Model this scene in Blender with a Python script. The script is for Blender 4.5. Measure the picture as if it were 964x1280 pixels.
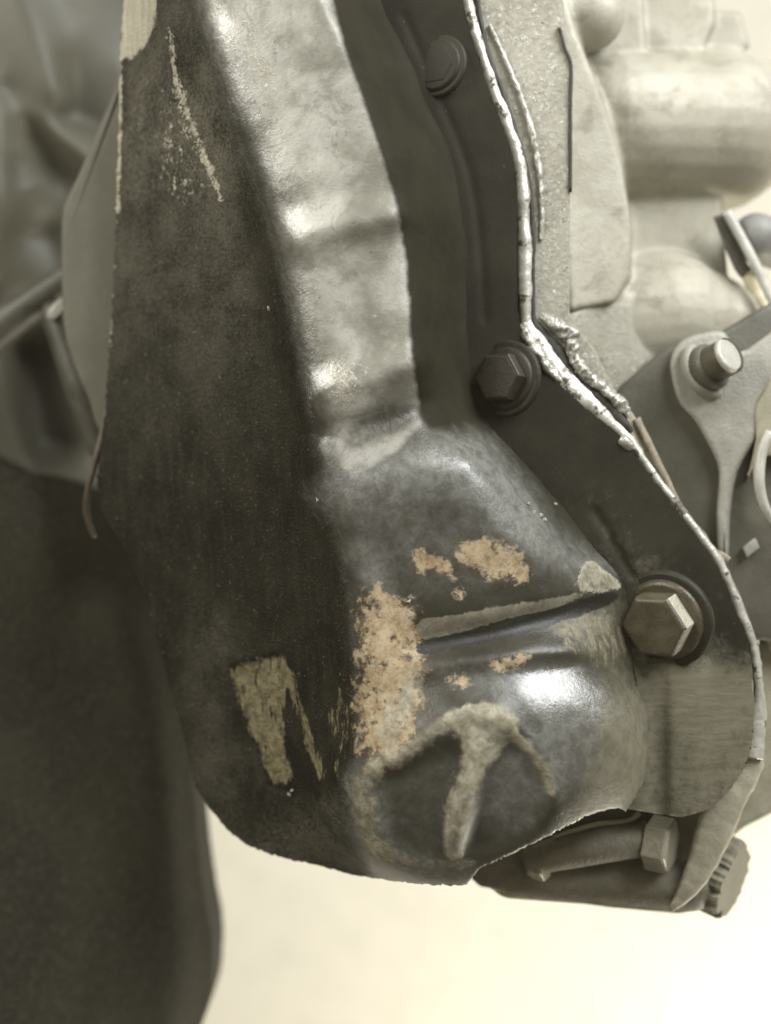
import bpy, bmesh, math, random
import numpy as np
from mathutils import Vector, Matrix, noise as mnoise

random.seed(4)
rng = np.random.default_rng(7)
scene = bpy.context.scene
for o in list(bpy.data.objects):
    bpy.data.objects.remove(o)

# ------------------------------------------------------------------ scale
# One unit of drawing is U metres; the camera is D drawing units in front of
# the plane of the bolted joint (depth d = 0, positive d comes nearer).
U = 0.00025
D = 1600.0

# ------------------------------------------------------------------ camera
cam_d = bpy.data.cameras.new("camera")
cam = bpy.data.objects.new("camera", cam_d)
scene.collection.objects.link(cam)
cam.location = (0, -D * U, 0)
cam.rotation_euler = (math.radians(90), 0, 0)
cam_d.sensor_fit = 'VERTICAL'
cam_d.sensor_height = 24.0
cam_d.lens = 24.0 * D / 1280.0
cam_d.clip_start = 0.01
cam_d.clip_end = 50
cam_d.dof.use_dof = True
cam_d.dof.focus_distance = (D - 70) * U
cam_d.dof.aperture_fstop = 2.6
scene.camera = cam

# ------------------------------------------------------------------ world and lamps
world = bpy.data.worlds.new("World")
scene.world = world
world.use_nodes = True
bg = world.node_tree.nodes["Background"]
bg.inputs[0].default_value = (1.0, 0.90, 0.67, 1)
bg.inputs[1].default_value = 0.24


def W(x, y, d):
    """drawing coordinates (right, down, depth) -> metres"""
    s = (D - d) / D
    return Vector(((x - 482) * s * U, -d * U, (640 - y) * s * U))


def area(name, loc, target, size, energy, color, size_y=None, spread=180):
    l = bpy.data.lights.new(name, 'AREA')
    l.shape = 'RECTANGLE'
    l.size = size
    l.size_y = size_y or size
    l.energy = energy
    l.color = color
    l.spread = math.radians(spread)
    o = bpy.data.objects.new(name, l)
    scene.collection.objects.link(o)
    o.location = loc
    o.rotation_euler = (Vector(target) - Vector(loc)).to_track_quat('-Z', 'Y').to_euler()
    return o


area("window_light_upper", (0.48, -0.37, 0.56), (0.05, 0, -0.06), 0.56, 12.0, (0.96, 0.98, 0.985), 0.48)
area("window_light_side", (-0.72, -0.52, 0.52), (0.0, 0, 0.05), 0.42, 9.0, (1.0, 0.975, 0.90), 0.5)
area("wall_lamp", (0.62, 0.26, -0.80), (0.46, 0.62, -0.46), 0.35, 12.5, (1.0, 0.95, 0.80), 0.35)

scene.view_settings.view_transform = 'Standard'
scene.view_settings.look = 'None'
scene.view_settings.exposure = 0.0
scene.view_settings.gamma = 1.0
scene.view_settings.use_curve_mapping = False

# ------------------------------------------------------------------ object helpers


def link(o):
    scene.collection.objects.link(o)
    return o


def wloc(o):
    p = Vector((0, 0, 0))
    while o is not None:
        p = p + o.location
        o = o.parent
    return p


def empty(name, loc, label, cat, group=None):
    o = bpy.data.objects.new(name, None)
    o.empty_display_size = 0.01
    link(o)
    o.location = loc
    o["label"] = label
    o["category"] = cat
    if group:
        o["group"] = group
    return o


def mesh_obj(name, verts, faces, mat, parent=None, smooth=True, at=None, attrs=None):
    """world-space verts; object origin at `at` (default: the parent's origin)"""
    base = wloc(parent) if parent is not None else Vector((0, 0, 0))
    org = Vector(at) if at is not None else base
    me = bpy.data.meshes.new(name)
    V = np.asarray([tuple(v) for v in verts] if not isinstance(verts, np.ndarray) else verts, dtype=np.float64)
    V = V - np.array(org)
    if isinstance(faces, np.ndarray):
        me.vertices.add(len(V))
        me.vertices.foreach_set("co", V.astype(np.float32).ravel())
        n, k = faces.shape
        me.loops.add(n * k)
        me.loops.foreach_set("vertex_index", faces.astype(np.int32).ravel())
        me.polygons.add(n)
        me.polygons.foreach_set("loop_start", np.arange(0, n * k, k, dtype=np.int32))
        me.update(calc_edges=True)
        me.validate()
    else:
        me.from_pydata([tuple(v) for v in V], [], faces)
        me.update()
    if attrs:
        for k, a in attrs.items():
            at_ = me.attributes.new(k, 'FLOAT', 'POINT')
            at_.data.foreach_set("value", np.asarray(a, dtype=np.float32))
    me.materials.append(mat)
    if smooth:
        me.polygons.foreach_set("use_smooth", np.ones(len(me.polygons), dtype=bool))
    o = bpy.data.objects.new(name, me)
    link(o)
    if parent is not None:
        o.parent = parent
    o.location = org - base
    return o


def tag(o, label=None, cat=None, group=None, kind=None):
    if label: o["label"] = label
    if cat: o["category"] = cat
    if group: o["group"] = group
    if kind: o["kind"] = kind
    return o


# ------------------------------------------------------------------ node helpers


class G:
    def __init__(self, name):
        self.m = bpy.data.materials.new(name)
        self.m.use_nodes = True
        self.nt = self.m.node_tree
        self.bsdf = self.nt.nodes["Principled BSDF"]
        tc = self.nt.nodes.new("ShaderNodeTexCoord")
        vm = self.nt.nodes.new("ShaderNodeVectorMath")
        vm.operation = 'SCALE'
        vm.inputs[3].default_value = 1.0 / U
        self.nt.links.new(tc.outputs["Object"], vm.inputs[0])
        self.co = vm.outputs[0]

    def put(self, sock, v):
        if isinstance(v, bpy.types.NodeSocket):
            self.nt.links.new(v, sock)
        elif isinstance(v, (tuple, list)):
            sock.default_value = tuple(v) + (1,) if len(v) == 3 and len(sock.default_value) == 4 else tuple(v)
        else:
            sock.default_value = v

    def stretch(self, s):
        n = self.nt.nodes.new("ShaderNodeVectorMath")
        n.operation = 'MULTIPLY'
        self.put(n.inputs[0], self.co)
        n.inputs[1].default_value = s
        return n.outputs[0]

    def noise(self, size, detail=4, rough=0.6, dist=0.0, co=None, off=0.0):
        n = self.nt.nodes.new("ShaderNodeTexNoise")
        n.noise_dimensions = '4D'
        n.inputs["W"].default_value = off
        self.put(n.inputs["Vector"], co or self.co)
        n.inputs["Scale"].default_value = 1.0 / size
        n.inputs["Detail"].default_value = detail
        n.inputs["Roughness"].default_value = rough
        n.inputs["Distortion"].default_value = dist
        return n.outputs[0]

    def voro(self, size, rnd=1.0):
        n = self.nt.nodes.new("ShaderNodeTexVoronoi")
        self.put(n.inputs["Vector"], self.co)
        n.inputs["Scale"].default_value = 1.0 / size
        n.inputs["Randomness"].default_value = rnd
        return n.outputs[0]

    def math(self, op, a, b=0.0, clamp=False):
        n = self.nt.nodes.new("ShaderNodeMath")
        n.operation = op
        n.use_clamp = clamp
        self.put(n.inputs[0], a)
        self.put(n.inputs[1], b)
        return n.outputs[0]

    def ss(self, v, lo, hi, a=0.0, b=1.0):
        n = self.nt.nodes.new("ShaderNodeMapRange")
        n.interpolation_type = 'SMOOTHSTEP'
        self.put(n.inputs[0], v)
        n.inputs[1].default_value = lo
        n.inputs[2].default_value = hi
        n.inputs[3].default_value = a
        n.inputs[4].default_value = b
        return n.outputs[0]

    def attr(self, name):
        n = self.nt.nodes.new("ShaderNodeAttribute")
        n.attribute_name = name
        return n.outputs["Fac"]

    def mix(self, f, a, b):
        n = self.nt.nodes.new("ShaderNodeMix")
        n.data_type = 'RGBA'
        self.put(n.inputs[0], f)
        self.put(n.inputs[6], a)
        self.put(n.inputs[7], b)
        return n.outputs[2]

    def mixf(self, f, a, b):
        n = self.nt.nodes.new("ShaderNodeMix")
        n.data_type = 'FLOAT'
        self.put(n.inputs[0], f)
        self.put(n.inputs[2], a)
        self.put(n.inputs[3], b)
        return n.outputs[0]

    def bump(self, h, dist_px, strength=1.0, normal=None):
        n = self.nt.nodes.new("ShaderNodeBump")
        n.inputs["Strength"].default_value = strength
        n.inputs["Distance"].default_value = dist_px * U
        self.put(n.inputs["Height"], h)
        if normal is not None:
            self.put(n.inputs["Normal"], normal)
        return n.outputs[0]

    def out(self, color, rough, normal=None, metallic=0.0, spec=0.5):
        b = self.bsdf
        self.put(b.inputs["Base Color"], color)
        self.put(b.inputs["Roughness"], rough)
        self.put(b.inputs["Metallic"], metallic)
        self.put(b.inputs["Specular IOR Level"], spec)
        if normal is not None:
            self.put(b.inputs["Normal"], normal)
        return self.m


def mat_simple(name, c1, c2, rough=0.5, metallic=0.0, big=60, small=4, bump=0.8, spots=None, spec=0.5):
    g = G(name)
    n1 = g.noise(big, 5, 0.65, 0.4)
    n2 = g.noise(small, 3, 0.6)
    c = g.mix(g.ss(n1, 0.3, 0.7), c1, c2)
    c = g.mix(g.ss(n2, 0.45, 0.8, 0.0, 0.35), c, tuple(0.6 * v for v in c1))
    if spots:
        c = g.mix(g.ss(g.noise(spots[0], 4, 0.7, off=3), spots[1], spots[1] + 0.06), c, spots[2])
    r = g.mixf(n1, rough - 0.1, rough + 0.12)
    nn = g.bump(n2, bump, 0.8)
    nn = g.bump(g.noise(big * 0.4, 3), bump * 2, 0.5, nn)
    return g.out(c, r, nn, metallic, spec)


# ------------------------------------------------------------------ materials
def make_shell_mat():
    g = G("painted_cover")
    fine = g.noise(3.2, 3, 0.7)
    grit = g.noise(2.6, 2, 0.8, off=12)
    mid = g.noise(14, 6, 0.75, 0.6, off=2)
    big = g.noise(70, 5, 0.6, 0.3, off=5)
    streak = g.noise(1, 5, 0.65, co=g.stretch((1 / 9.0, 1 / 9.0, 1 / 55.0)), off=1)
    vo = g.voro(6.0)

    def m(name, amp=0.8, w=0.16, src=None):
        a = g.attr(name)
        s = g.math('ADD', a, g.math('MULTIPLY', g.math('SUBTRACT', src or mid, 0.5), amp * 2.6))
        s = g.math('MULTIPLY', s, g.ss(a, 0.03, 0.22))
        return g.ss(s, 0.5 - w, 0.5 + w)
    # oily black paint, uneven
    c = g.mix(g.ss(big, 0.3, 0.7), (0.022, 0.020, 0.013), (0.044, 0.040, 0.028))
    c = g.mix(g.ss(mid, 0.55, 0.8, 0, 0.5), c, (0.070, 0.063, 0.044))
    r = g.mixf(mid, 0.26, 0.46)
    met = 0.0
    # coarse grime on the side
    gr = m("grime", 0.5, 0.3)
    c_gr = g.mix(g.ss(big, 0.35, 0.68), (0.011, 0.0098, 0.006), (0.023, 0.0205, 0.0132))
    c_gr = g.mix(g.ss(streak, 0.45, 0.62, 0, 0.5), c_gr, (0.034, 0.030, 0.020))
    sd = g.attr("sidedust")
    c_gr = g.mix(g.math('MULTIPLY', sd, g.ss(g.math('ADD', g.math('MULTIPLY', g.noise(4.5, 5, 0.85, off=91), 0.6), g.math('MULTIPLY', big, 0.4)), 0.36, 0.66)), c_gr, (0.20, 0.188, 0.145))
    c_gr = g.mix(g.ss(g.math('ADD', grit, g.math('MULTIPLY', mid, 0.45)), 0.86, 0.94, 0, 0.6), c_gr, (0.24, 0.225, 0.175))
    c_gr = g.mix(g.ss(g.noise(9, 4, 0.8, off=21), 0.62, 0.72, 0, 0.75), c_gr, (0.012, 0.011, 0.008))
    c = g.mix(gr, c, c_gr)
    r = g.mixf(gr, r, 0.58)
    mt = m("matte", 0.2, 0.4)
    c = g.mix(mt, c, g.mix(g.ss(big, 0.3, 0.7), (0.018, 0.016, 0.0095), (0.028, 0.025, 0.0155)))  # darker colour stands in for shadow in the channel
    r = g.mixf(mt, r, 0.68)
    # grey dust, with the window reflection put into its colour
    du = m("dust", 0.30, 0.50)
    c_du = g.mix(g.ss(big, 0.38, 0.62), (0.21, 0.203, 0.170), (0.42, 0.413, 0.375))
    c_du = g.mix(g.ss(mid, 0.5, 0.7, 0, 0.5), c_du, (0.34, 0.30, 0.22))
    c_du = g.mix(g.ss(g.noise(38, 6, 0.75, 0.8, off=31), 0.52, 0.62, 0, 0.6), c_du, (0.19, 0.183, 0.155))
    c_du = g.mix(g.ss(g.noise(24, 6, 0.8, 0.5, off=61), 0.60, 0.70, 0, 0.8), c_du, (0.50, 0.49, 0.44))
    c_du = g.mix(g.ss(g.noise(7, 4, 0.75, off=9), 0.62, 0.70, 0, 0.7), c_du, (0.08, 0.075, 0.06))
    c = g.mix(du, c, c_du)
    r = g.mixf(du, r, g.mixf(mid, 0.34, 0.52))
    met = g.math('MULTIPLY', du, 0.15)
    # window glow painted bluish-grey on ridges and dome, plus thin dust
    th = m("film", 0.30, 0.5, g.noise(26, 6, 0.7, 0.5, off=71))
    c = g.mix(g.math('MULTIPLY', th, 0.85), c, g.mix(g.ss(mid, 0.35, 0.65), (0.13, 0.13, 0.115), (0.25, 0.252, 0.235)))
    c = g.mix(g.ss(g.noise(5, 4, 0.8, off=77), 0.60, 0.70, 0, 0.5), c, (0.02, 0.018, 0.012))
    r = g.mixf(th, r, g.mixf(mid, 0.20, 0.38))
    gl = m("gloss", 0.35, 0.35)
    
    # worn bare light metal, also painted highlights and rim light (oily sheen is set after it)
    pa = m("pale", 0.9, 0.10, g.noise(8, 5, 0.75, off=4))
    c_pa = g.mix(g.ss(streak, 0.35, 0.65), (0.42, 0.39, 0.31), (0.54, 0.51, 0.42))
    c = g.mix(pa, c, c_pa)
    r = g.mixf(pa, r, 0.42)
    met = g.math('MAXIMUM', met, g.math('MULTIPLY', pa, 0.35))
    r = g.mixf(gl, r, 0.17)
    # rust and tan corrosion
    c = g.mix(g.ss(g.attr("stain"), 0.05, 0.8, 0, 0.65), c, g.mix(g.ss(mid, 0.35, 0.65), (0.045, 0.030, 0.015), (0.13, 0.085, 0.042)))
    ru = m("rust", 1.7, 0.28, g.noise(15, 6, 0.72, off=6))
    c_ru = g.mix(g.ss(mid, 0.32, 0.62), (0.22, 0.145, 0.070), (0.44, 0.35, 0.225))
    c_ru = g.mix(g.ss(big, 0.55, 0.75, 0, 0.4), c_ru, (0.17, 0.105, 0.05))
    c_ru = g.mix(g.ss(g.noise(9, 5, 0.8, off=51), 0.50, 0.66, 0, 0.5), c_ru, (0.50, 0.45, 0.345))
    c_ru = g.mix(g.ss(g.noise(12, 5, 0.8, off=57), 0.57, 0.70, 0, 0.6), c_ru, (0.10, 0.075, 0.045))
    c = g.mix(ru, c, c_ru)
    r = g.mixf(ru, r, 0.7)
    # cream corrosion salt
    cr = m("cream", 0.5, 0.30, g.noise(10, 5, 0.7, off=8))
    c_cr = g.mix(g.ss(mid, 0.35, 0.65), (0.15, 0.135, 0.088), (0.37, 0.345, 0.265))
    c_cr = g.mix(g.ss(g.noise(30, 5, 0.7, 0.5, off=83), 0.48, 0.62, 0, 0.6), c_cr, (0.12, 0.115, 0.09))
    c = g.mix(cr, c, c_cr)
    r = g.mixf(cr, r, 0.65)
    # yellowed ochre stain
    oc = m("ochre", 1.3, 0.16, g.noise(1, 5, 0.75, co=g.stretch((1 / 12.0, 1 / 12.0, 1 / 42.0)), off=41))
    c_oc = g.mix(g.ss(mid, 0.35, 0.65), (0.10, 0.085, 0.047), (0.27, 0.235, 0.145))
    c = g.mix(oc, c, c_oc)
    r = g.mixf(oc, r, 0.6)
    bd = m("band", 0.35, 0.12)
    c = g.mix(bd, c, g.mix(g.ss(mid, 0.35, 0.65), (0.15, 0.138, 0.10), (0.24, 0.225, 0.175)))  # crease lip coloured paler, as if catching light
    r = g.mixf(bd, r, 0.5)
    wp = m("wornpaint", 0.3, 0.5)
    c = g.mix(wp, c, g.mix(g.ss(mid, 0.35, 0.65), (0.115, 0.105, 0.073), (0.165, 0.152, 0.11)))  # lens-veil tone of the flange carried onto the shell
    r = g.mixf(wp, r, 0.42)
    # crease shade painted near-black, and a dark strip in the slot
    bl = m("tar", 0.7, 0.12)
    c = g.mix(bl, c, (0.014, 0.013, 0.010))
    r = g.mixf(bl, r, 0.5)
    thick = g.math('ADD', ru, g.math('ADD', cr, pa), clamp=True)
    nn = g.bump(thick, 1.3, 0.5)
    nn = g.bump(mid, 1.6, 0.45, nn)
    gb = g.math('MULTIPLY', g.math('ADD', grit, g.math('MULTIPLY', vo, 0.35)), g.mixf(gr, 0.15, 1.0))
    nn = g.bump(gb, 3.0, 0.9, nn)
    spec = g.math('SUBTRACT', g.math('ADD', 0.5, g.math('MULTIPLY', gl, 0.5)), g.math('MULTIPLY', g.math('MAXIMUM', mt, gr), 0.40))
    return g.out(c, r, nn, met, spec)


def make_flange_mat():
    g = G("painted_flange")
    mid = g.noise(16, 5, 0.7, 0.5)
    big = g.noise(90, 4, 0.6)
    fine = g.noise(2.5, 3, 0.6)
    drag = g.noise(1, 5, 0.65, 1.0, co=g.stretch((1 / 60.0, 1 / 60.0, 1 / 9.0)))
    c = g.mix(g.ss(big, 0.3, 0.7), (0.017, 0.0155, 0.0098), (0.029, 0.0265, 0.0172))
    wo = g.attr("worn")  # lens veil over the lower flange, put into the worn colour
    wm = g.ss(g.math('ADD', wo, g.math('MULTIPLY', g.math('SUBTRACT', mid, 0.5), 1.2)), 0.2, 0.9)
    c_veil = g.mix(g.ss(drag, 0.35, 0.65), (0.125, 0.115, 0.080), (0.165, 0.152, 0.11))
    c = g.mix(wm, c, c_veil)
    r = g.mixf(mid, 0.48, 0.66)
    r = g.mixf(wm, r, 0.6)
    c = g.mix(g.ss(g.noise(9, 4, 0.75, off=3), 0.66, 0.72, 0, 0.6), c, (0.20, 0.175, 0.12))
    nn = g.bump(mid, 1.2, 0.4)
    nn = g.bump(fine, 0.8, 0.5, nn)
    nn = g.bump(g.math('MULTIPLY', drag, wm), 2.0, 0.35, nn)
    return g.out(c, r, nn, 0.0, 0.14)


def make_alu_mat(name, k=1.0, streaky=True, spark=0.0):
    g = G(name)
    fine = g.noise(3.0, 3, 0.65)
    mid = g.noise(22, 5, 0.7, 0.4)
    big = g.noise(95, 4, 0.6, 0.2, off=2)
    c = g.mix(g.ss(big, 0.3, 0.7), (0.45 * k, 0.425 * k, 0.335 * k), (0.60 * k, 0.575 * k, 0.475 * k))
    c = g.mix(g.ss(mid, 0.5, 0.78, 0, 0.55), c, (0.38 * k, 0.335 * k, 0.235 * k))
    c = g.mix(g.ss(g.noise(8, 5, 0.8, off=7), 0.62, 0.72, 0, 0.7), c, (0.12, 0.105, 0.075))
    c = g.mix(g.ss(g.noise(60, 6, 0.72, 0.6, off=17), 0.50, 0.66, 0, 0.55), c, (0.24 * k, 0.215 * k, 0.15 * k))
    met = 0.12
    r = g.mixf(mid, 0.42, 0.6)
    nn = g.bump(fine, 1.2, 0.6)
    nn = g.bump(mid, 2.0, 0.5, nn)
    if spark > 0:
        sp = g.noise(6.0, 5, 0.8, 0.8, off=11)
        pk = g.ss(sp, 0.50, 0.62)
        c = g.mix(g.math('MULTIPLY', pk, 0.8), c, (0.66, 0.66, 0.62))
        c = g.mix(g.ss(g.noise(11, 4, 0.7, 0.5, off=15), 0.60, 0.68, 0, 0.7), c, (0.10, 0.09, 0.07))
        r = g.mixf(pk, 0.45, 0.20)
        met = g.math('MULTIPLY', pk, 0.85)
        nn = g.bump(sp, 6.0 * spark, 1.0, nn)
    return g.out(c, r, nn, met)


M_shell = make_shell_mat()
M_flange = make_flange_mat()
M_alu = make_alu_mat("dull_cast_aluminium", 0.72)
M_alu_rough = make_alu_mat("corroded_aluminium", 0.85, spark=0.8)
M_edge = mat_simple("bare_metal_edge", (0.40, 0.385, 0.33), (0.62, 0.605, 0.55), 0.34, 0.35, 24, 3.5, 0.7, spots=(24, 0.55, (0.10, 0.09, 0.065)))
M_bead = mat_simple("silver_sealant", (0.34, 0.33, 0.29), (0.52, 0.51, 0.46), 0.28, 0.35, 14, 3, 1.2, spots=(6, 0.58, (0.12, 0.11, 0.09)))
M_alu_dark = mat_simple("soiled_aluminium", (0.27, 0.25, 0.18), (0.38, 0.355, 0.27), 0.5, 0.1, 50, 4, 0.8)
M_bracket = mat_simple("dark_bracket_paint", (0.070, 0.066, 0.048), (0.105, 0.10, 0.075), 0.45, 0.0, 60, 4, 0.8)
M_bracket_grey = mat_simple("grey_worn_bracket", (0.25, 0.242, 0.205), (0.35, 0.34, 0.295), 0.5, 0.1, 35, 3.5, 0.9,
                            spots=(8, 0.66, (0.12, 0.11, 0.09)))
M_bolt = mat_simple("oily_bolt_steel", (0.06, 0.052, 0.032), (0.11, 0.096, 0.062), 0.4, 0.15, 25, 3, 0.6)
M_bolt_dark = mat_simple("oily_black_bolt", (0.020, 0.018, 0.0115), (0.034, 0.030, 0.019), 0.55, 0.0, 25, 3, 0.6, spec=0.3)  # bolt steel darkened for the bolt in shadow; also the dark washers
M_bolt_mid = mat_simple("oily_brown_bolt", (0.022, 0.018, 0.0105), (0.038, 0.031, 0.019), 0.5, 0.0, 25, 3, 0.6, spec=0.4)  # brown bolt steel darkened to paint the shadow on it
M_flat = mat_simple("worn_bolt_flat", (0.42, 0.39, 0.31), (0.54, 0.51, 0.42), 0.35, 0.3, 18, 3, 0.6)  # brighter metal for bolt flats that should look lit
M_bolt_end = mat_simple("bright_stud_end", (0.40, 0.39, 0.34), (0.50, 0.49, 0.43), 0.45, 0.2, 20, 3, 0.6)
M_gasket = mat_simple("black_gasket", (0.020, 0.018, 0.014), (0.04, 0.035, 0.027), 0.6, 0, 30, 3, 0.6)
M_shim = mat_simple("brown_gasket_paper", (0.20, 0.16, 0.11), (0.34, 0.30, 0.23), 0.6, 0, 16, 3, 0.8)
M_support = mat_simple("dusty_support_iron", (0.13, 0.12, 0.085), (0.20, 0.185, 0.135), 0.6, 0, 40, 4, 1.2)  # base tone lifted to imitate lens veil
M_strap = mat_simple("dusty_strap_metal", (0.30, 0.28, 0.21), (0.40, 0.375, 0.29), 0.55, 0.1, 30, 4, 0.8)
M_nut = mat_simple("zinc_nut", (0.24, 0.225, 0.17), (0.34, 0.32, 0.25), 0.42, 0.2, 16, 3, 0.8)
M_casting = mat_simple("far_casting", (0.066, 0.063, 0.044), (0.09, 0.086, 0.062), 0.55, 0, 160, 6, 0.6)
M_plate = mat_simple("side_plate_grey", (0.105, 0.10, 0.072), (0.14, 0.133, 0.10), 0.6, 0, 70, 5, 0.8)
M_link = mat_simple("link_arm_iron", (0.05, 0.047, 0.034), (0.085, 0.08, 0.06), 0.45, 0, 40, 5, 0.8)
M_rod = mat_simple("rusty_rod", (0.07, 0.053, 0.036), (0.12, 0.092, 0.066), 0.45, 0, 30, 4, 0.8)
M_hose = mat_simple("grey_hose_rubber", (0.17, 0.168, 0.155), (0.24, 0.237, 0.22), 0.5, 0, 30, 4, 0.5)
M_hose_dark = mat_simple("dark_clip_metal", (0.07, 0.068, 0.055), (0.11, 0.105, 0.085), 0.5, 0, 30, 4, 0.5)
M_clip = mat_simple("pale_clip_metal", (0.38, 0.37, 0.33), (0.48, 0.47, 0.42), 0.45, 0.1, 30, 4, 0.5)
M_cable = mat_simple("cream_cable", (0.74, 0.66, 0.44), (0.82, 0.75, 0.55), 0.5, 0, 20, 4, 0.6)
M_chip = mat_simple("pale_paint_chip", (0.46, 0.44, 0.37), (0.58, 0.56, 0.48), 0.35, 0.2, 8, 2, 0.6)  # pale colour for the glint chips
M_wall = mat_simple("cream_wall_paint", (0.68, 0.65, 0.565), (0.70, 0.67, 0.585), 0.8, 0, 900, 60, 0.4)


def make_drum_mat():
    g = G("pitted_black_rubber")
    n1 = g.noise(9, 4, 0.65, 0.5)
    n2 = g.noise(4, 3, 0.6)
    big = g.noise(150, 3, 0.5)
    c = g.mix(g.ss(big, 0.3, 0.7), (0.015, 0.0135, 0.0085), (0.027, 0.0245, 0.0155))
    c = g.mix(g.ss(n1, 0.42, 0.66, 0, 0.6), c, (0.046, 0.043, 0.029))
    nn = g.bump(n1, 5, 0.9)
    nn = g.bump(n2, 1.5, 0.6, nn)
    return g.out(c, 0.75, nn, 0.0, 0.2)


M_drum = make_drum_mat()

# ------------------------------------------------------------------ field helpers (numpy)


def smooth_path(pts, closed=False, sub=6):
    """Catmull-Rom through control points"""
    p = np.asarray(pts, float)
    n = len(p)
    out = []
    for i in range(n if closed else n - 1):
        if closed:
            a, b, c, d = p[(i - 1) % n], p[i], p[(i + 1) % n], p[(i + 2) % n]
        else:
            a, b, c, d = p[max(i - 1, 0)], p[i], p[i + 1], p[min(i + 2, n - 1)]
        for k in range(sub):
            t = k / sub
            out.append(0.5 * ((2 * b) + (-a + c) * t + (2 * a - 5 * b + 4 * c - d) * t * t + (-a + 3 * b - 3 * c + d) * t ** 3))
    if not closed:
        out.append(p[-1])
    return np.array(out)


def in_poly(X, Y, poly):
    poly = np.asarray(poly, float)
    x0, y0 = poly[:, 0], poly[:, 1]
    x1, y1 = np.roll(x0, -1), np.roll(y0, -1)
    r = np.zeros(X.shape, bool)
    for a, b, c, d in zip(x0, y0, x1, y1):
        if b == d:
            continue
        cond = ((b > Y) != (d > Y)) & (X < (c - a) * (Y - b) / (d - b) + a)
        r ^= cond
    return r


def seg_dist(X, Y, path, closed=False):
    p = np.asarray(path, float)[:, :2]
    q = np.roll(p, -1, 0) if closed else p[1:]
    p = p if closed else p[:-1]
    best = np.full(X.shape, 1e9)
    for (a, b), (c, d) in zip(p, q):
        dx, dy = c - a, d - b
        L = dx * dx + dy * dy + 1e-9
        t = np.clip(((X - a) * dx + (Y - b) * dy) / L, 0, 1)
        best = np.minimum(best, (X - a - t * dx) ** 2 + (Y - b - t * dy) ** 2)
    return np.sqrt(best)


def blur(a, s):
    if s <= 0:
        return a
    r = int(3 * s) + 1
    k = np.exp(-0.5 * (np.arange(-r, r + 1) / s) ** 2)
    k /= k.sum()
    p = np.pad(a, ((r, r), (0, 0)), mode='edge')
    a = sum(k[i] * p[i:i + a.shape[0]] for i in range(2 * r + 1))
    p = np.pad(a, ((0, 0), (r, r)), mode='edge')
    return sum(k[i] * p[:, i:i + a.shape[1]] for i in range(2 * r + 1))


class Field:
    def __init__(self, x0, y0, x1, y1, step):
        self.xs = np.arange(x0, x1 + step, step)
        self.ys = np.arange(y0, y1 + step, step)
        self.X, self.Y = np.meshgrid(self.xs, self.ys)
        self.step = step
        self.x0, self.y0 = x0, y0

    def solve(self, lines):
        """surface spanned like a membrane between lines of known depth"""
        levels = [8, 4, 2, 1]
        prev = None
        for lv in levels:
            st = self.step * lv
            nx = int(math.ceil((self.xs[-1] - self.x0) / st)) + 1
            ny = int(math.ceil((self.ys[-1] - self.y0) / st)) + 1
            acc = np.zeros((ny, nx))
            cnt = np.zeros((ny, nx))
            for ln in lines:
                p = np.asarray(ln, float)
                for a, b in zip(p[:-1], p[1:]):
                    n = max(2, int(np.hypot(*(b - a)[:2]) / st * 2.5) + 1)
                    t = np.linspace(0, 1, n)[:, None]
                    q = a + (b - a) * t
                    ix = np.round((q[:, 0] - self.x0) / st).astype(int)
                    iy = np.round((q[:, 1] - self.y0) / st).astype(int)
                    ok = (ix >= 0) & (ix < nx) & (iy >= 0) & (iy < ny)
                    np.add.at(acc, (iy[ok], ix[ok]), q[ok, 2])
                    np.add.at(cnt, (iy[ok], ix[ok]), 1)
            fixed = cnt > 0
            val = np.where(fixed, acc / np.maximum(cnt, 1), 0)
            if prev is None:
                h = np.full((ny, nx), val[fixed].mean())
                it = 1500
            else:
                pst = st * 2
                gx = np.clip(np.arange(nx) * st / pst, 0, prev.shape[1] - 1.001)
                gy = np.clip(np.arange(ny) * st / pst, 0, prev.shape[0] - 1.001)
                ax, ay = gx.astype(int), gy.astype(int)
                fx, fy = (gx - ax)[None, :], (gy - ay)[:, None]
                P = prev
                h = (P[np.ix_(ay, ax)] * (1 - fx) * (1 - fy) + P[np.ix_(ay, np.minimum(ax + 1, P.shape[1] - 1))] * fx * (1 - fy)
                     + P[np.ix_(np.minimum(ay + 1, P.shape[0] - 1), ax)] * (1 - fx) * fy
                     + P[np.ix_(np.minimum(ay + 1, P.shape[0] - 1), np.minimum(ax + 1, P.shape[1] - 1))] * fx * fy)
                it = {4: 500, 2: 250, 1: 120}[lv]
            h = np.where(fixed, val, h)
            for _ in range(it):
                p = np.pad(h, 1, mode='edge')
                h = np.where(fixed, val, 0.25 * (p[:-2, 1:-1] + p[2:, 1:-1] + p[1:-1, :-2] + p[1:-1, 2:]))
            prev = h
        return prev[:self.X.shape[0], :self.X.shape[1]]

    def poly(self, pts, soft, smooth=True):
        pts = smooth_path(pts, True, 4) if smooth else pts
        return blur(in_poly(self.X, self.Y, pts).astype(float), soft / self.step)

    def stroke(self, pts, width, soft, smooth=True):
        pts = smooth_path(pts, False, 4) if smooth else np.asarray(pts, float)
        d = seg_dist(self.X, self.Y, pts)
        return 1 / (1 + np.exp(np.clip((d - width * 0.5) / max(soft, 0.5) * 2, -40, 40)))


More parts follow.
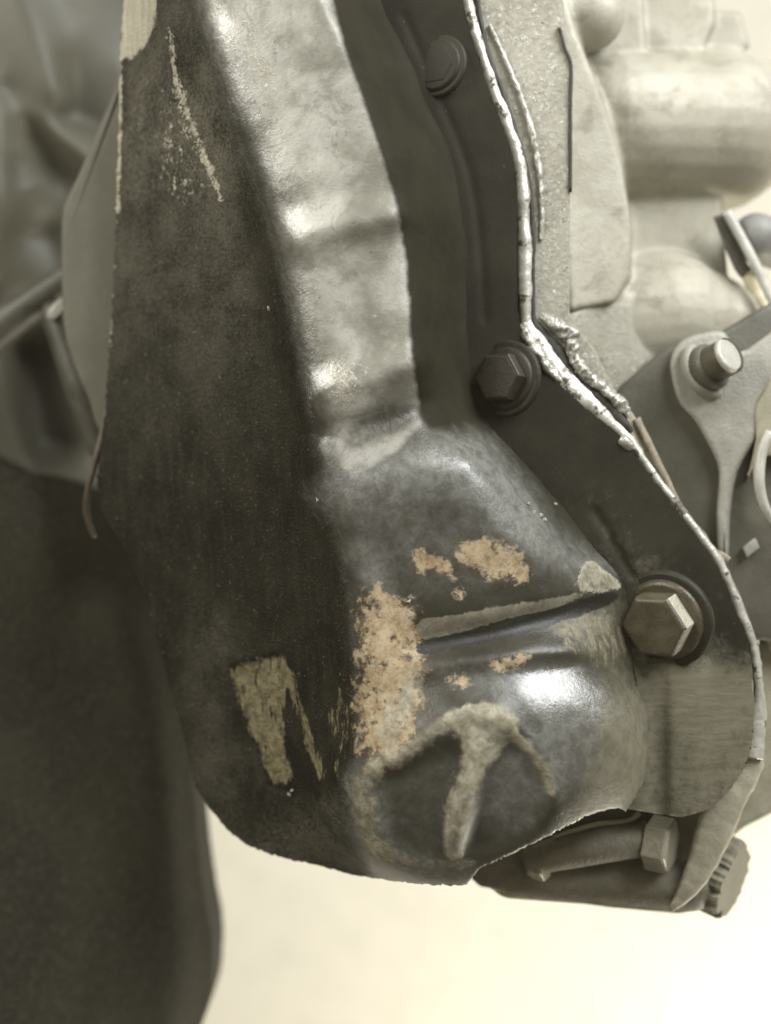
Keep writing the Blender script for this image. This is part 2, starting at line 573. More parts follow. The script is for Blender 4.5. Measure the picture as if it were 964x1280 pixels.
def field_mesh(name, F, h, outline, mat, parent, attrs=None, thick=40, rough_edge=0.0, at=None):
    """solid piece: front surface h(x,y) inside the outline, skirt going back by `thick`, closed behind"""
    outline = np.asarray(outline, float)
    ny, nx = F.X.shape
    ins = in_poly(F.X, F.Y, outline)
    cell = ins[:-1, :-1] | ins[1:, :-1] | ins[:-1, 1:] | ins[1:, 1:]
    # keep a cell when at least two corners are inside
    cnt = ins[:-1, :-1].astype(int) + ins[1:, :-1] + ins[:-1, 1:] + ins[1:, 1:]
    cell &= cnt >= 1
    used = np.zeros((ny, nx), bool)
    used[:-1, :-1] |= cell; used[1:, :-1] |= cell; used[:-1, 1:] |= cell; used[1:, 1:] |= cell
    X, Y = F.X.copy(), F.Y.copy()
    # boundary vertices snap to the outline
    full = np.zeros((ny, nx), int)
    full[:-1, :-1] += cell; full[1:, :-1] += cell; full[:-1, 1:] += cell; full[1:, 1:] += cell
    bnd = used & (full < 4)
    bx, by = X[bnd], Y[bnd]
    p = outline; q = np.roll(outline, -1, 0)
    best = np.full(bx.shape, 1e9); sx = bx.copy(); sy = by.copy()
    for (a, b), (c, d) in zip(p, q):
        dx, dy = c - a, d - b
        t = np.clip(((bx - a) * dx + (by - b) * dy) / (dx * dx + dy * dy + 1e-9), 0, 1)
        ex, ey = a + t * dx, b + t * dy
        dd = (bx - ex) ** 2 + (by - ey) ** 2
        k = dd < best
        best[k] = dd[k]; sx[k] = ex[k]; sy[k] = ey[k]
    if rough_edge > 0:
        jit = np.array([mnoise.fractal(Vector((a / 9, b / 9, 3.1)), 0.9, 2.0, 3) for a, b in zip(sx, sy)]) * rough_edge
        jit = np.where(sx > 590, 0.3 * jit, jit)
        sy = sy + jit; sx = sx + 0.4 * jit
    X[bnd] = sx; Y[bnd] = sy
    idx = -np.ones((ny, nx), int)
    idx[used] = np.arange(used.sum())
    d = h[used]
    s = (D - d) / D
    V = np.stack([(X[used] - 482) * s * U, -d * U, (640 - Y[used]) * s * U], 1)
    a, b, c, e = idx[:-1, :-1][cell], idx[1:, :-1][cell], idx[1:, 1:][cell], idx[:-1, 1:][cell]
    faces = np.stack([a, b, c, e], 1)
    # boundary edges, skirt
    E = np.concatenate([np.stack([faces[:, i], faces[:, (i + 1) % 4]], 1) for i in range(4)])
    key = E[:, 0].astype(np.int64) * 10000000 + E[:, 1]
    rev = E[:, 1].astype(np.int64) * 10000000 + E[:, 0]
    be = E[~np.isin(key, rev)]
    bverts = np.unique(be)
    newi = -np.ones(len(V), int)
    newi[bverts] = len(V) + np.arange(len(bverts))
    back = V[bverts].copy()
    back[:, 1] += thick * U
    V2 = np.concatenate([V, V[bverts], back])
    top = newi
    low_ = np.where(newi >= 0, newi + len(bverts), -1)
    sk = np.stack([top[be[:, 1]], top[be[:, 0]], low_[be[:, 0]], low_[be[:, 1]]], 1)
    faces = np.concatenate([faces, sk])
    at2 = None
    if attrs:
        at2 = {k: np.concatenate([v[used], v[used][bverts], v[used][bverts]]) for k, v in attrs.items()}
    return mesh_obj(name, V2, faces, mat, parent, True, at, at2)


def prism(name, poly, d_front, d_back, mat, parent=None, bevel=4, at=None, smooth=True, sub=4, tilt=None):
    """solid plate from an outline with a rounded front edge"""
    pts = smooth_path(poly, True, sub) if smooth else np.asarray(poly, float)
    ar = 0.5 * np.sum(pts[:, 0] * np.roll(pts[:, 1], -1) - np.roll(pts[:, 0], -1) * pts[:, 1])
    if ar > 0:
        pts = pts[::-1]
    n = len(pts)
    nxt, prv = np.roll(pts, -1, 0), np.roll(pts, 1, 0)
    t = nxt - prv
    t /= np.linalg.norm(t, axis=1)[:, None] + 1e-9
    nrm = np.stack([t[:, 1], -t[:, 0]], 1)   # inward or outward, tested below
    test = pts + nrm * 1.0
    cen = in_poly(test[:, 0], test[:, 1], pts).mean()
    if cen < 0.5:
        nrm = -nrm
    tf = tilt or (lambda x, y: 0.0)
    rings = []
    for k in range(4):
        ang = k / 3 * math.pi / 2
        off = bevel * (1 - math.sin(ang))if k else bevel
        inset = bevel * (1 - math.sin(ang))
        dep = d_front - bevel * (1 - math.cos(math.pi / 2 - ang)) if False else d_front - bevel * (1 - math.cos(ang)) 
        rings.append((inset, dep))
    rings.append((0, d_back))
    V = []
    for inset, dep in rings:
        for (x, y), nn in zip(pts, nrm):
            xx, yy = x + nn[0] * inset, y + nn[1] * inset
            V.append(W(xx, yy, dep + tf(xx, yy)))
    F = []
    for r in range(len(rings) - 1):
        for i in range(n):
            j = (i + 1) % n
            F.append((r * n + i, r * n + j, (r + 1) * n + j, (r + 1) * n + i))
    F.append(tuple(range(n))[::-1])
    F.append(tuple((len(rings) - 1) * n + i for i in range(n)))
    o = mesh_obj(name, V, F, mat, parent, True, at)
    me = o.data
    bm = bmesh.new(); bm.from_mesh(me)
    bmesh.ops.recalc_face_normals(bm, faces=bm.faces)
    caps = [f for f in bm.faces if len(f.verts) > 4]
    bmesh.ops.triangulate(bm, faces=caps)
    bm.to_mesh(me); bm.free()
    return o


def tube(name, pts, radii, mat, parent=None, n=14, at=None, jitter=0.0, sub=5, flat=1.0):
    """tube along points (x,y,d) with a radius each, in drawing units"""
    P = smooth_path([list(p) + [r] for p, r in zip(pts, radii)], False, sub)
    V, F = [], []
    m = len(P)
    cs = [W(*p[:3]) for p in P]
    for i, p in enumerate(P):
        t = (cs[min(i + 1, m - 1)] - cs[max(i - 1, 0)]).normalized()
        u = t.cross(Vector((0, 1, 0)))
        if u.length < 1e-4:
            u = t.cross(Vector((1, 0, 0)))
        u.normalize()
        v = t.cross(u).normalized()
        for k in range(n):
            a = 2 * math.pi * k / n
            rr = p[3] * U
            if jitter:
                q = cs[i] / U
                rr *= 1 + jitter * mnoise.fractal(Vector((q.x / 9 + k * 0.7, q.z / 9, q.y / 9)), 0.8, 2.0, 3)
            V.append(cs[i] + u * (math.cos(a) * rr) + v * (math.sin(a) * rr * flat))
    for i in range(m - 1):
        for k in range(n):
            k2 = (k + 1) % n
            F.append((i * n + k, i * n + k2, (i + 1) * n + k2, (i + 1) * n + k))
    V.append(cs[0]); V.append(cs[-1])
    for k in range(n):
        F.append((len(V) - 2, (k + 1) % n, k))
        F.append((len(V) - 1, (m - 1) * n + k, (m - 1) * n + (k + 1) % n))
    return mesh_obj(name, V, F, mat, parent, True, at)


def ribbon(name, path, width, thick, mat, parent=None, sub=5, wob=0.0, at=None, tilt_d=0.0, wf=12.0):
    """band with a real section along (x,y,d); width may vary along the path (4th value)"""
    path = [tuple(p) if len(p) > 3 else tuple(p) + (1.0,) for p in path]
    P = smooth_path(path, False, sub)
    m = len(P)
    V, F = [], []
    prof = [(-0.5, -thick), (-0.5, -0.3 * thick), (-0.42, 0.0), (0.30, -0.02 * thick), (0.46, -0.2 * thick), (0.5, -thick)]
    n = len(prof)
    for i, p in enumerate(P):
        t = P[min(i + 1, m - 1), :2] - P[max(i - 1, 0), :2]
        t = t / (np.linalg.norm(t) + 1e-9)
        nn = np.array([-t[1], t[0]])
        w = width * (p[3] if len(p) > 3 else 1.0)
        for k, (a, b) in enumerate(prof):
            j = wob * mnoise.fractal(Vector((p[0] / wf + k * 0.9, p[1] / wf, 1.7 * k)), 0.8, 2.0, 4) if wob else 0
            j2 = wob * mnoise.fractal(Vector((p[0] / wf, p[1] / wf + 9, 2.3 * k)), 0.8, 2.0, 4) if wob else 0
            V.append(W(p[0] + nn[0] * (a * w + j), p[1] + nn[1] * (a * w + j), p[2] + b + j2 + tilt_d * a))
    for i in range(m - 1):
        for k in range(n):
            k2 = (k + 1) % n
            F.append((i * n + k, i * n + k2, (i + 1) * n + k2, (i + 1) * n + k))
    F.append(tuple(range(n)))
    F.append(tuple((m - 1) * n + k for k in range(n))[::-1])
    o = mesh_obj(name, V, F, mat, parent, True, at)
    bm = bmesh.new(); bm.from_mesh(o.data)
    bmesh.ops.recalc_face_normals(bm, faces=bm.faces)
    bm.to_mesh(o.data); bm.free()
    return o


class Blob:
    """rounded casting: overlapping solids fused by a voxel remesh and smoothed"""
    def __init__(self):
        self.bm = bmesh.new()

    def ell(self, c, r, rot=0.0):
        s = (D - c[2]) / D * U
        mt = Matrix.Translation(W(*c)) @ Matrix.Rotation(rot, 4, 'Y') @ Matrix.Diagonal((r[0] * s, r[2] * s, r[1] * s, 1))
        bmesh.ops.create_uvsphere(self.bm, u_segments=28, v_segments=18, radius=1.0, matrix=mt)

    def cap(self, a, b, ra, rb=None):
        rb = rb or ra
        for t in np.linspace(0, 1, 2):
            pass
        A, B = W(*a), W(*b)
        dv = B - A
        q = dv.to_track_quat('Z', 'Y').to_matrix().to_4x4()
        mt = Matrix.Translation((A + B) / 2) @ q
        bmesh.ops.create_cone(self.bm, cap_ends=True, segments=28, radius1=ra * U, radius2=rb * U, depth=dv.length, matrix=mt)

    def caps(self, a, b, ra, rb=None):
        rb = rb or ra
        self.cap(a, b, ra, rb)
        bmesh.ops.create_uvsphere(self.bm, u_segments=24, v_segments=14, radius=ra * U, matrix=Matrix.Translation(W(*a)))
        bmesh.ops.create_uvsphere(self.bm, u_segments=24, v_segments=14, radius=rb * U, matrix=Matrix.Translation(W(*b)))

    def pris(self, poly, df, db):
        n = len(poly)
        f = [self.bm.verts.new(W(x, y, df(x, y) if callable(df) else df)) for x, y in poly]
        b = [self.bm.verts.new(W(x, y, db)) for x, y in poly]
        fs = [self.bm.faces.new(f), self.bm.faces.new(b[::-1])]
        for i in range(n):
            j = (i + 1) % n
            fs.append(self.bm.faces.new((f[j], f[i], b[i], b[j])))
        bmesh.ops.recalc_face_normals(self.bm, faces=fs)

    def build(self, name, mat, parent=None, voxel=4.0, smooth=8, at=None):
        base = wloc(parent) if parent is not None else Vector((0, 0, 0))
        org = Vector(at) if at is not None else base
        me = bpy.data.meshes.new(name)
        self.bm.to_mesh(me); self.bm.free()
        me.transform(Matrix.Translation(-org))
        me.materials.append(mat)
        o = bpy.data.objects.new(name, me)
        link(o)
        if parent is not None:
            o.parent = parent
        o.location = org - base
        md = o.modifiers.new("fuse", 'REMESH')
        md.mode = 'VOXEL'; md.voxel_size = voxel * U; md.use_smooth_shade = True
        if smooth:
            sm = o.modifiers.new("soften", 'SMOOTH')
            sm.factor = 0.5; sm.iterations = smooth
        return o


# ------------------------------------------------------------------ the wall behind
wy = 0.62
g_n = 24
V, Fq = [], []
for j in range(g_n + 1):
    for i in range(g_n + 1):
        V.append((-3 + 6 * i / g_n, wy + 0.002 * math.sin(i * 1.7 + j), -3 + 6 * j / g_n))
for j in range(g_n):
    for i in range(g_n):
        a = j * (g_n + 1) + i
        Fq.append((a, a + 1, a + g_n + 2, a + g_n + 1))
tag(mesh_obj("wall", V, Fq, M_wall), kind='structure')

# ------------------------------------------------------------------ aluminium housing on the right
hou = empty("aluminium_housing", W(790, 300, -120), "pale cast aluminium housing with bulging lobes behind the black cover", "engine housing")
b = Blob()
b.pris([(560, -60), (700, -60), (706, 30), (716, 85), (713, 240), (712, 390), (716, 402), (745, 440), (780, 512), (800, 560), (850, 636), (905, 700), (935, 770), (952, 840), (955, 960), (930, 1000), (860, 940), (760, 570), (640, 430), (620, 200), (565, 40)], -14, -160)
b.build("joint_face", M_alu_rough, hou, 3.2, 3)
b = Blob()
b.pris([(690, -70), (720, 40), (752, 120), (776, 200), (790, 285), (789, 345), (768, 378), (712, 388), (700, 240)], lambda x, y: -58 - 0.45 * max(0, x - 735), -220)
b.caps((680, 18, -112), (738, 20, -112), 46)
b.pris([(775, -70), (893, -70), (893, 30), (880, 60), (800, 75), (770, 65)], -170, -330)
b.pris([(885, 15), (925, 14), (938, 60), (880, 76)], -205, -300)
b.caps((770, 163, -215), (890, 166, -235), 108, 114)
b.caps((890, 166, -235), (985, 150, -250), 114, 78)
b.pris([(690, -70), (800, -70), (810, 140), (760, 140)], -150, -300)
b.pris([(740, 240), (900, 240), (910, 345), (745, 345)], -185, -300)
b.caps((760, 410, -190), (832, 398, -190), 84, 92)
b.caps((832, 398, -190), (880, 415, -200), 92, 82)
b.pris([(706, 380), (790, 366), (850, 395), (880, 420), (835, 445), (790, 475), (785, 535), (750, 460)], lambda x, y: -66 - 0.5 * (x - 706), -210)
b.build("housing_body", M_alu, hou, 3.5, 9)
b = Blob()
b.pris([(706, 388), (790, 372), (850, 395), (880, 420), (835, 440), (790, 470), (785, 530), (750, 460)], lambda x, y: -70 - 0.5 * (x - 706), -210)
b.bm.free(); b = Blob()
b.pris([(704, 396), (745, 376), (800, 380), (850, 410), (850, 440), (800, 462), (780, 500), (790, 545), (750, 480)], lambda x, y: -52 - 0.62 * (x - 706), -160)
b.build("corroded_skirt", M_alu_rough, hou, 3.2, 22)
b = Blob()
b.pris([(915, 712), (1010, 700), (1010, 830), (962, 815), (948, 770), (930, 760)], -90, -190)
b.build("clean_lug", M_alu, hou, 3.5, 5)
b = Blob()
b.pris([(948, 800), (1010, 790), (1010, 1015), (975, 1012), (930, 1035), (900, 1060), (880, 1010), (940, 940)], -110, -200)
b.build("soiled_skirt", M_alu_dark, hou, 4, 5)
ribbon("casting_crack", [(699, 34, -8), (706, 60, -10), (714, 84, -11), (713, 130, -11), (713, 190, -11), (713, 240, -12)], 4.5, 10, M_gasket, hou, wob=0.8)

# ------------------------------------------------------------------ dark bracket and bolt on the right
brk = empty("engine_bracket", W(880, 560, -100), "dark bracket with a grey raised arm curling round a stud, right of the joint", "bracket")
prism("bracket_body", [(770, 492), (800, 462), (838, 432), (900, 415), (1000, 395), (1000, 760), (950, 800), (925, 790), (880, 720), (845, 660), (805, 600), (770, 545)], -72, -150, M_bracket, brk, 8, sub=3)
prism("grey_arm", [(841, 478), (838, 450), (850, 428), (875, 417), (905, 415), (925, 440), (960, 418), (1000, 395), (1000, 470), (957, 505), (944, 548), (922, 590), (913, 640), (910, 702), (899, 700), (896, 640), (899, 590), (888, 560), (868, 525), (850, 505)], -52, -90, M_bracket_grey, brk, 7, sub=3)
prism("recess_panel", [(946, 500), (1000, 440), (1000, 560), (955, 570), (935, 600), (945, 548)], -49, -70, M_alu_dark, brk, 5, sub=3)
tube("pipe_rim", [(962, 540, -40), (952, 565, -38), (949, 600, -36), (955, 630, -38), (968, 652, -42)], [6, 7, 7, 6, 5], M_clip, brk)
prism("pale_block", [(928, 684), (944, 672), (950, 684), (934, 698)], -58, -80, M_bracket_grey, brk, 3, smooth=False)
st = empty("stud_bolt", W(880, 462, -60), "bright-ended round stud standing in its collar on the grey bracket arm", "bolt")


def disc(name, c, axis, r, h, mat, parent, n=28, bevel=3, hexa=False, at=None, hexrot=0.25):
    """short round or hexagonal piece; base centre c (drawing), axis in metres space"""
    q = Vector(axis).normalized().to_track_quat('Z', 'Y').to_matrix()
    c0 = W(*c)
    if hexa:
        n = 6
    prof = [(r, 0), (r, h - bevel), (r - bevel * 0.35, h - bevel * 0.35), (r - bevel, h)]
    V, F = [], []
    for rr, z in prof:
        for k in range(n):
            a = 2 * math.pi * (k + (0.5 if not hexa else hexrot)) / n
            V.append(c0 + q @ Vector((math.cos(a) * rr * U, math.sin(a) * rr * U, z * U)))
    for i in range(len(prof) - 1):
        for k in range(n):
            k2 = (k + 1) % n
            F.append((i * n + k, i * n + k2, (i + 1) * n + k2, (i + 1) * n + k))
    F.append(tuple(range(n))[::-1])
    F.append(tuple((len(prof) - 1) * n + k for k in range(n)))
    o = mesh_obj(name, V, F, mat, parent, not hexa, at if at is not None else c0)
    if not hexa:
        o.data.polygons[-1].use_smooth = False
    return o


ax = (0.62, -0.72, 0.36)
disc("washer", (876, 466, -62), ax, 40, 14, M_bracket_grey, st, bevel=5)
disc("collar", (878, 464, -50), ax, 31, 20, M_bracket, st, bevel=4)
disc("stud", (880, 462, -42), ax, 24, 46, M_bolt, st, bevel=3)
disc("end_face", (907.5, 446, -10), ax, 23, 7, M_bolt_end, st, bevel=3)

# ------------------------------------------------------------------ hose fitting and cable at the right edge
hf = empty("hose_fitting", W(940, 300, -170), "grey round hose plug held by a pale spring clip, upper right edge", "hose fitting")
b = Blob()
b.caps((985, 315, -190), (945, 297, -160), 30, 34)
b.build("plug", M_hose, hf, 3.5, 6)
ribbon("dark_clip", [(900, 268, -135), (912, 300, -135), (926, 332, -135), (934, 342, -135)], 18, 14, M_hose_dark, hf)
ribbon("pale_clip", [(908, 264, -120), (926, 296, -120), (944, 330, -120), (962, 368, -120), (980, 400, -120)], 13, 12, M_clip, hf)
tag(tube("cable", [(931, 336, -190), (940, 352, -185), (950, 372, -185), (959, 392, -185), (968, 425, -190), (975, 470, -195)], [7, 10, 10, 9, 10, 9], M_cable, None, jitter=0.35, at=W(950, 380, -185)),
    "cream cable hanging below the grey hose plug beside the round boss", "cable")

# ------------------------------------------------------------------ the black cover
cov = empty("engine_cover", W(430, 700, 0), "black cast engine cover with worn grey face, rust patches and bolted flange", "engine cover")
outer_flange = [(578, -50), (579, 0), (592, 50), (607, 100), (626, 150), (639, 188), (646, 230), (648, 290), (649, 350), (650, 402), (662, 430), (690, 470), (730, 508), (778, 547), (806, 586), (850, 643), (893, 702), (916, 755), (936, 805), (942, 850), (943, 900), (937, 945), (915, 985), (885, 1012), (850, 1022)]
outer_flange = smooth_path(outer_flange, False, 4)
inner_flange = smooth_path([(455, -50), (470, 0), (499, 62), (530, 130), (560, 200), (574, 280), (578, 350), (580, 430), (596, 520), (640, 575), (690, 630), (735, 690), (772, 735), (782, 800), (796, 850), (802, 920), (796, 975), (775, 1010)], False, 4)
left_edge = [(160, -50), (156, 0), (152, 60), (150, 130), (148, 200), (146, 260), (143, 340), (139, 420), (132, 520), (122, 600), (128, 640), (165, 700), (187, 760), (205, 830), (225, 900), (245, 985), (262, 1010), (285, 1038), (310, 1058), (350, 1072), (400, 1083), (440, 1094), (490, 1102), (540, 1107), (585, 1107), (598, 1088), (640, 1068), (690, 1044), (735, 1020), (775, 1010)]

F = Field(90, -60, 980, 1130, 3)
L = []
depth_left = np.interp([p[1] for p in left_edge], [-50, 600, 830, 985, 1058, 1094], [-80, -95, -90, -90, -80, -50])
lp = []
for (x, y), dd in zip(left_edge, depth_left):
    if y > 1080 and x > 440:
        dd = np.interp(x, [440, 540, 585, 600, 690, 775], [-40, -10, 0, 40, 45, 10])
    lp.append((x, y, dd))
L.append(lp)
xab = [(240, -50, 92), (250, 0, 95), (284, 100, 98), (324, 200, 100), (360, 330, 104), (378, 480, 106), (402, 600, 110), (425, 680, 112), (440, 760, 114), (446, 860, 112), (440, 940, 104), (436, 1000, 88), (450, 1050, 50)]
L.append(xab)
L.append([(205, -50, 18), (210, 30, 20), (226, 110, 22), (255, 200, 26), (292, 285, 32), (318, 400, 36), (345, 520, 42), (372, 640, 48), (395, 760, 52), (405, 900, 52), (415, 1000, 30)])
L.append([(390, -50, 122), (405, 0, 122), (435, 60, 123), (470, 150, 124), (498, 230, 125), (505, 268, 128)])
L.append([(350, 300, 108), (400, 281, 124), (450, 272, 132), (505, 270, 130)])
L.append([(358, 345, 106), (420, 325, 117), (513, 318, 116)])
L.append([(508, 300, 118), (517, 400, 116), (522, 460, 118)])
L.append([(385, 500, 106), (430, 480, 124), (480, 465, 124), (522, 460, 120)])
L.append([(400, 560, 106), (440, 555, 106), (490, 535, 100), (528, 520, 92)])
ridge = [(412, 618, 112), (450, 600, 126), (520, 575, 130), (588, 561, 124), (606, 575, 120), (640, 622, 110), (680, 675, 92), (712, 700, 74), (745, 716, 55), (772, 734, 25)]
L.append(ridge)
L.append([(430, 668, 116), (470, 640, 128), (540, 620, 132), (600, 635, 128), (650, 680, 112), (700, 715, 84), (735, 730, 60)])
L.append([(505, 770, 116), (560, 772, 116), (620, 766, 112), (690, 750, 94), (755, 737, 44)])
L.append([(520, 806, 104), (570, 800, 102), (640, 786, 94), (710, 762, 66), (765, 745, 20)])
L.append([(530, 838, 128), (590, 826, 134), (650, 818, 132), (710, 815, 112), (765, 815, 60), (786, 818, 8)])
L.append([(745, 850, 60), (775, 900, 25), (798, 935, 4)])
L.append([(470, 800, 116), (475, 880, 116), (470, 930, 116)])
L.append([(445, 1048, 60), (490, 1080, 40), (540, 1090, 30), (590, 1088, 30), (640, 1066, 42), (690, 1040, 45), (720, 1010, 40)])
for p in (inner_flange,):
    L.append([(x, y, 4) for x, y in p])
L.append([(x, y, 6) for x, y in outer_flange])
h = F.solve(L)
ex, ey = (F.X - 605) / 205, (F.Y - 955) / 165
ex = ex + 0.10 * ey
dome = 42 + 114 * np.sqrt(np.clip(1 - ex ** 2 - ey ** 2, 0, None))
dome = np.where(ex ** 2 + ey ** 2 < 1, dome, -200)
kk = 14.0
wgt = np.clip(0.5 + 0.5 * (dome - h) / kk, 0, 1)
h = h * (1 - wgt) + dome * wgt + kk * wgt * (1 - wgt)
h_soft = blur(h, 6.0)
h_mid = blur(h, 2.6)
soft = np.clip(F.stroke([p[:2] for p in xab], 70, 25), 0, 1)
soft = np.maximum(soft, F.stroke([p[:2] for p in ridge], 44, 16) * 0.95)
soft = np.maximum(soft, F.poly([(350, 240), (470, 240), (480, 540), (400, 560)], 10) * 0.6)
h = h_mid * (1 - soft) + h_soft * soft
h += 6 * F.stroke([(375, 300), (410, 283), (450, 275), (512, 272)], 32, 14) - 3 * F.stroke([(375, 262), (420, 248), (500, 240)], 34, 16)
h += 6 * F.stroke([(385, 502), (430, 478), (526, 458)], 32, 13) - 7 * F.stroke([(400, 545), (460, 528), (530, 505)], 26, 9)
# gentle unevenness of the cast surface
ns = np.array([[mnoise.fractal(Vector((x / 60.0, y / 60.0, 0)), 0.8, 2.0, 4) for x in F.xs[::4]] for y in F.ys[::4]])
ns = np.kron(ns, np.ones((4, 4)))[:F.X.shape[0], :F.X.shape[1]]
h = h + blur(ns, 3) * 3.0
# cast rib of the lower nose: an arched lip and a stem
stem = smooth_path([(618, 908), (604, 934), (590, 965), (577, 1000), (568, 1035), (566, 1062)], False, 5)
dst = seg_dist(F.X, F.Y, stem)
wst = np.interp(F.Y, [900, 930, 960, 1010, 1060], [32, 22, 17, 20, 12])
cheek = np.maximum(F.poly([(470, 985), (520, 955), (565, 925), (582, 945), (566, 1000), (550, 1060), (500, 1065)], 9), F.poly([(625, 925), (660, 945), (684, 985), (670, 1030), (620, 1060), (585, 1060), (596, 1000)], 9))
h -= 13 * cheek
h += 5 * np.exp(-(dst / wst) ** 4)
arc = [(462, 958), (500, 945), (525, 925), (550, 904), (585, 892), (625, 898), (655, 922), (682, 955), (694, 990)]
h += 4 * F.stroke(arc, 18, 6)
h -= 9 * F.poly([(290, 832), (352, 816), (372, 870), (402, 985), (372, 1000), (340, 985), (300, 880)], 2, False)
# groove running down the dark side
h -= 10 * F.stroke([(232, 90), (262, 180), (300, 280), (338, 420), (372, 560), (395, 680)], 16, 9)

tn = np.gradient(inner_flange, axis=0)
tn /= np.linalg.norm(tn, axis=1)[:, None]
under = inner_flange + np.stack([-tn[:, 1], tn[:, 0]], 1) * -9.0
shell_out = np.array(left_edge + [tuple(p) for p in under[::-1]])
A = {}
side = F.poly([(120, -80), (225, -80), (240, 0), (272, 110), (308, 210), (346, 330), (378, 480), (408, 620), (436, 760), (445, 900), (436, 1010), (470, 1120), (100, 1120), (80, 640)], 9, False)
A["grime"] = side
A["sidedust"] = np.clip(np.interp(F.Y, [40, 160, 300, 640], [0.5, 1.0, 0.50, 0.0]) * F.poly([(160, -60), (262, -60), (300, 200), (330, 430), (370, 660), (110, 660), (150, 100)], 14, False) + 0.55 * F.poly([(330, 1040), (400, 1000), (440, 1000), (470, 1060), (540, 1090), (600, 1085), (600, 1120), (300, 1100)], 12) + 0.3 * F.poly([(230, 780), (290, 760), (300, 900), (350, 1010), (420, 1070), (330, 1070), (250, 1000)], 14), 0, 1)
A["matte"] = F.poly([(385, -80), (425, 60), (455, 150), (488, 250), (502, 400), (512, 500), (538, 540), (592, 548), (625, 575), (668, 635), (705, 682), (740, 708), (790, 745), (800, 700), (700, 560), (600, 400), (590, 200), (480, -80)], 5, False)  # channel and slope beyond the ridge darkened to paint their shadow
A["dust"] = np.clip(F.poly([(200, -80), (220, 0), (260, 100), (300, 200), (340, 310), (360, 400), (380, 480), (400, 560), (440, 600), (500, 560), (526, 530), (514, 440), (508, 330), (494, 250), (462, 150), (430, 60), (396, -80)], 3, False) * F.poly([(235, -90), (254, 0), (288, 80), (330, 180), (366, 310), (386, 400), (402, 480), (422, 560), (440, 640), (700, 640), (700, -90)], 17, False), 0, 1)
A["dust"] *= 1 - 0.75 * F.poly([(430, 545), (455, 515), (520, 505), (520, 530), (470, 555), (440, 565)], 6)  # trough shade painted by thinning the grey
A["film"] = np.clip(F.stroke([p[:2] for p in ridge[:-1]], 42, 20) * 0.75 + 0.45 * F.poly([(440, 620), (590, 570), (680, 690), (560, 740), (470, 720)], 20)  # glow on ridge and cheeks painted in, plus dust along the bottom
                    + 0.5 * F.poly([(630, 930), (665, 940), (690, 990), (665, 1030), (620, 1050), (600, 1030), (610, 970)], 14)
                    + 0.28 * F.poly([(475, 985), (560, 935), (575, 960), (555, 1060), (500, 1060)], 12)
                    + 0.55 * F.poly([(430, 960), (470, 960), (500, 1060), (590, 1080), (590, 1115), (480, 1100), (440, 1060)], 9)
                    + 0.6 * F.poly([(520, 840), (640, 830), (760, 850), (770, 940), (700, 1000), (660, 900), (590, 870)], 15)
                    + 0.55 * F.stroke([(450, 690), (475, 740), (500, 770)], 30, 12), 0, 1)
A["pale"] = np.clip(F.poly([(156, -70), (200, -70), (196, 10), (188, 40), (172, 68), (152, 62)], 4)
                    + 0.62 * F.stroke([(212, 40), (221, 100), (238, 150), (256, 195), (278, 248)], 9, 6)
                    + 0.34 * F.poly([(196, 110), (212, 80), (240, 170), (268, 245), (236, 262), (195, 225)], 12)
                    + 0.9 * F.stroke([(151, 60), (149, 180), (147, 260)], 5, 2.5)
                    + 0.55 * F.stroke([(147, 260), (142, 340), (136, 460)], 4, 2.5)
                    + 0.5 * F.poly([(300, 20), (330, 30), (345, 100), (360, 150), (330, 140), (305, 70)], 10)  # painted highlight at the top left of the front face
                    + F.poly([(736, 700), (752, 712), (776, 732), (745, 739), (720, 733)], 4) + 0.9 * F.stroke([(580, 886), (612, 888), (640, 901)], 8, 3)  # chalk patch, then a painted highlight on top of the arch
                    + 0.52 * F.poly([(402, 468), (455, 455), (465, 490), (425, 520)], 10)  # painted reflection low on the front face
                    + 0.8 * F.stroke([(726, 1024), (690, 1046), (640, 1070), (600, 1089)], 8, 3), 0, 1)  # rim light from the wall, painted along the lower edge
A["rust"] = np.clip(0.92 * F.poly([(455, 740), (492, 748), (528, 772), (530, 830), (520, 880), (505, 940), (468, 965), (450, 900), (452, 820)], 14)
                    + 0.95 * F.poly([(576, 680), (612, 676), (646, 686), (662, 722), (640, 728), (628, 716), (615, 732), (596, 710), (580, 706)], 7)
                    + 0.8 * F.poly([(512, 694), (535, 688), (556, 704), (545, 716), (520, 712)], 6)
                    + 0.62 * F.stroke([(545, 700), (562, 722), (574, 742)], 12, 6)
                    + 0.85 * F.poly([(612, 826), (640, 820), (664, 818), (650, 832), (620, 838)], 4)
                    + 0.7 * F.poly([(555, 848), (585, 842), (590, 856), (560, 858)], 4), 0, 1)
A["stain"] = blur(A["rust"], 4.5)
A["cream"] = np.clip(F.stroke([(470, 958), (500, 946), (525, 928), (550, 908), (585, 895), (622, 902)], 19, 7) * 0.85
                     + np.exp(-(dst / (wst * 1.0)) ** 4) * 0.8
                     + F.poly([(560, 895), (600, 885), (640, 905), (625, 940), (590, 960), (575, 930)], 8) * 0.6
                     + F.stroke([(620, 905), (655, 930), (680, 962), (690, 990)], 13, 5) * 0.9
                     + 1.0 * F.stroke([(585, 888), (615, 889), (638, 902)], 8, 3)
                     + F.poly([(738, 700), (752, 712), (775, 732), (745, 738), (722, 732)], 4)
                     + 0.65 * F.poly([(520, 800), (500, 860), (470, 900), (480, 940), (510, 910), (530, 860)], 8)
                     + 0.68 * F.poly([(432, 975), (466, 965), (476, 1040), (505, 1078), (455, 1066)], 9)
                     + 0.5 * F.stroke([(470, 1060), (530, 1080), (590, 1078)], 14, 6)
                     + 0.5 * F.poly([(690, 772), (752, 752), (768, 790), (700, 800)], 7), 0, 1)
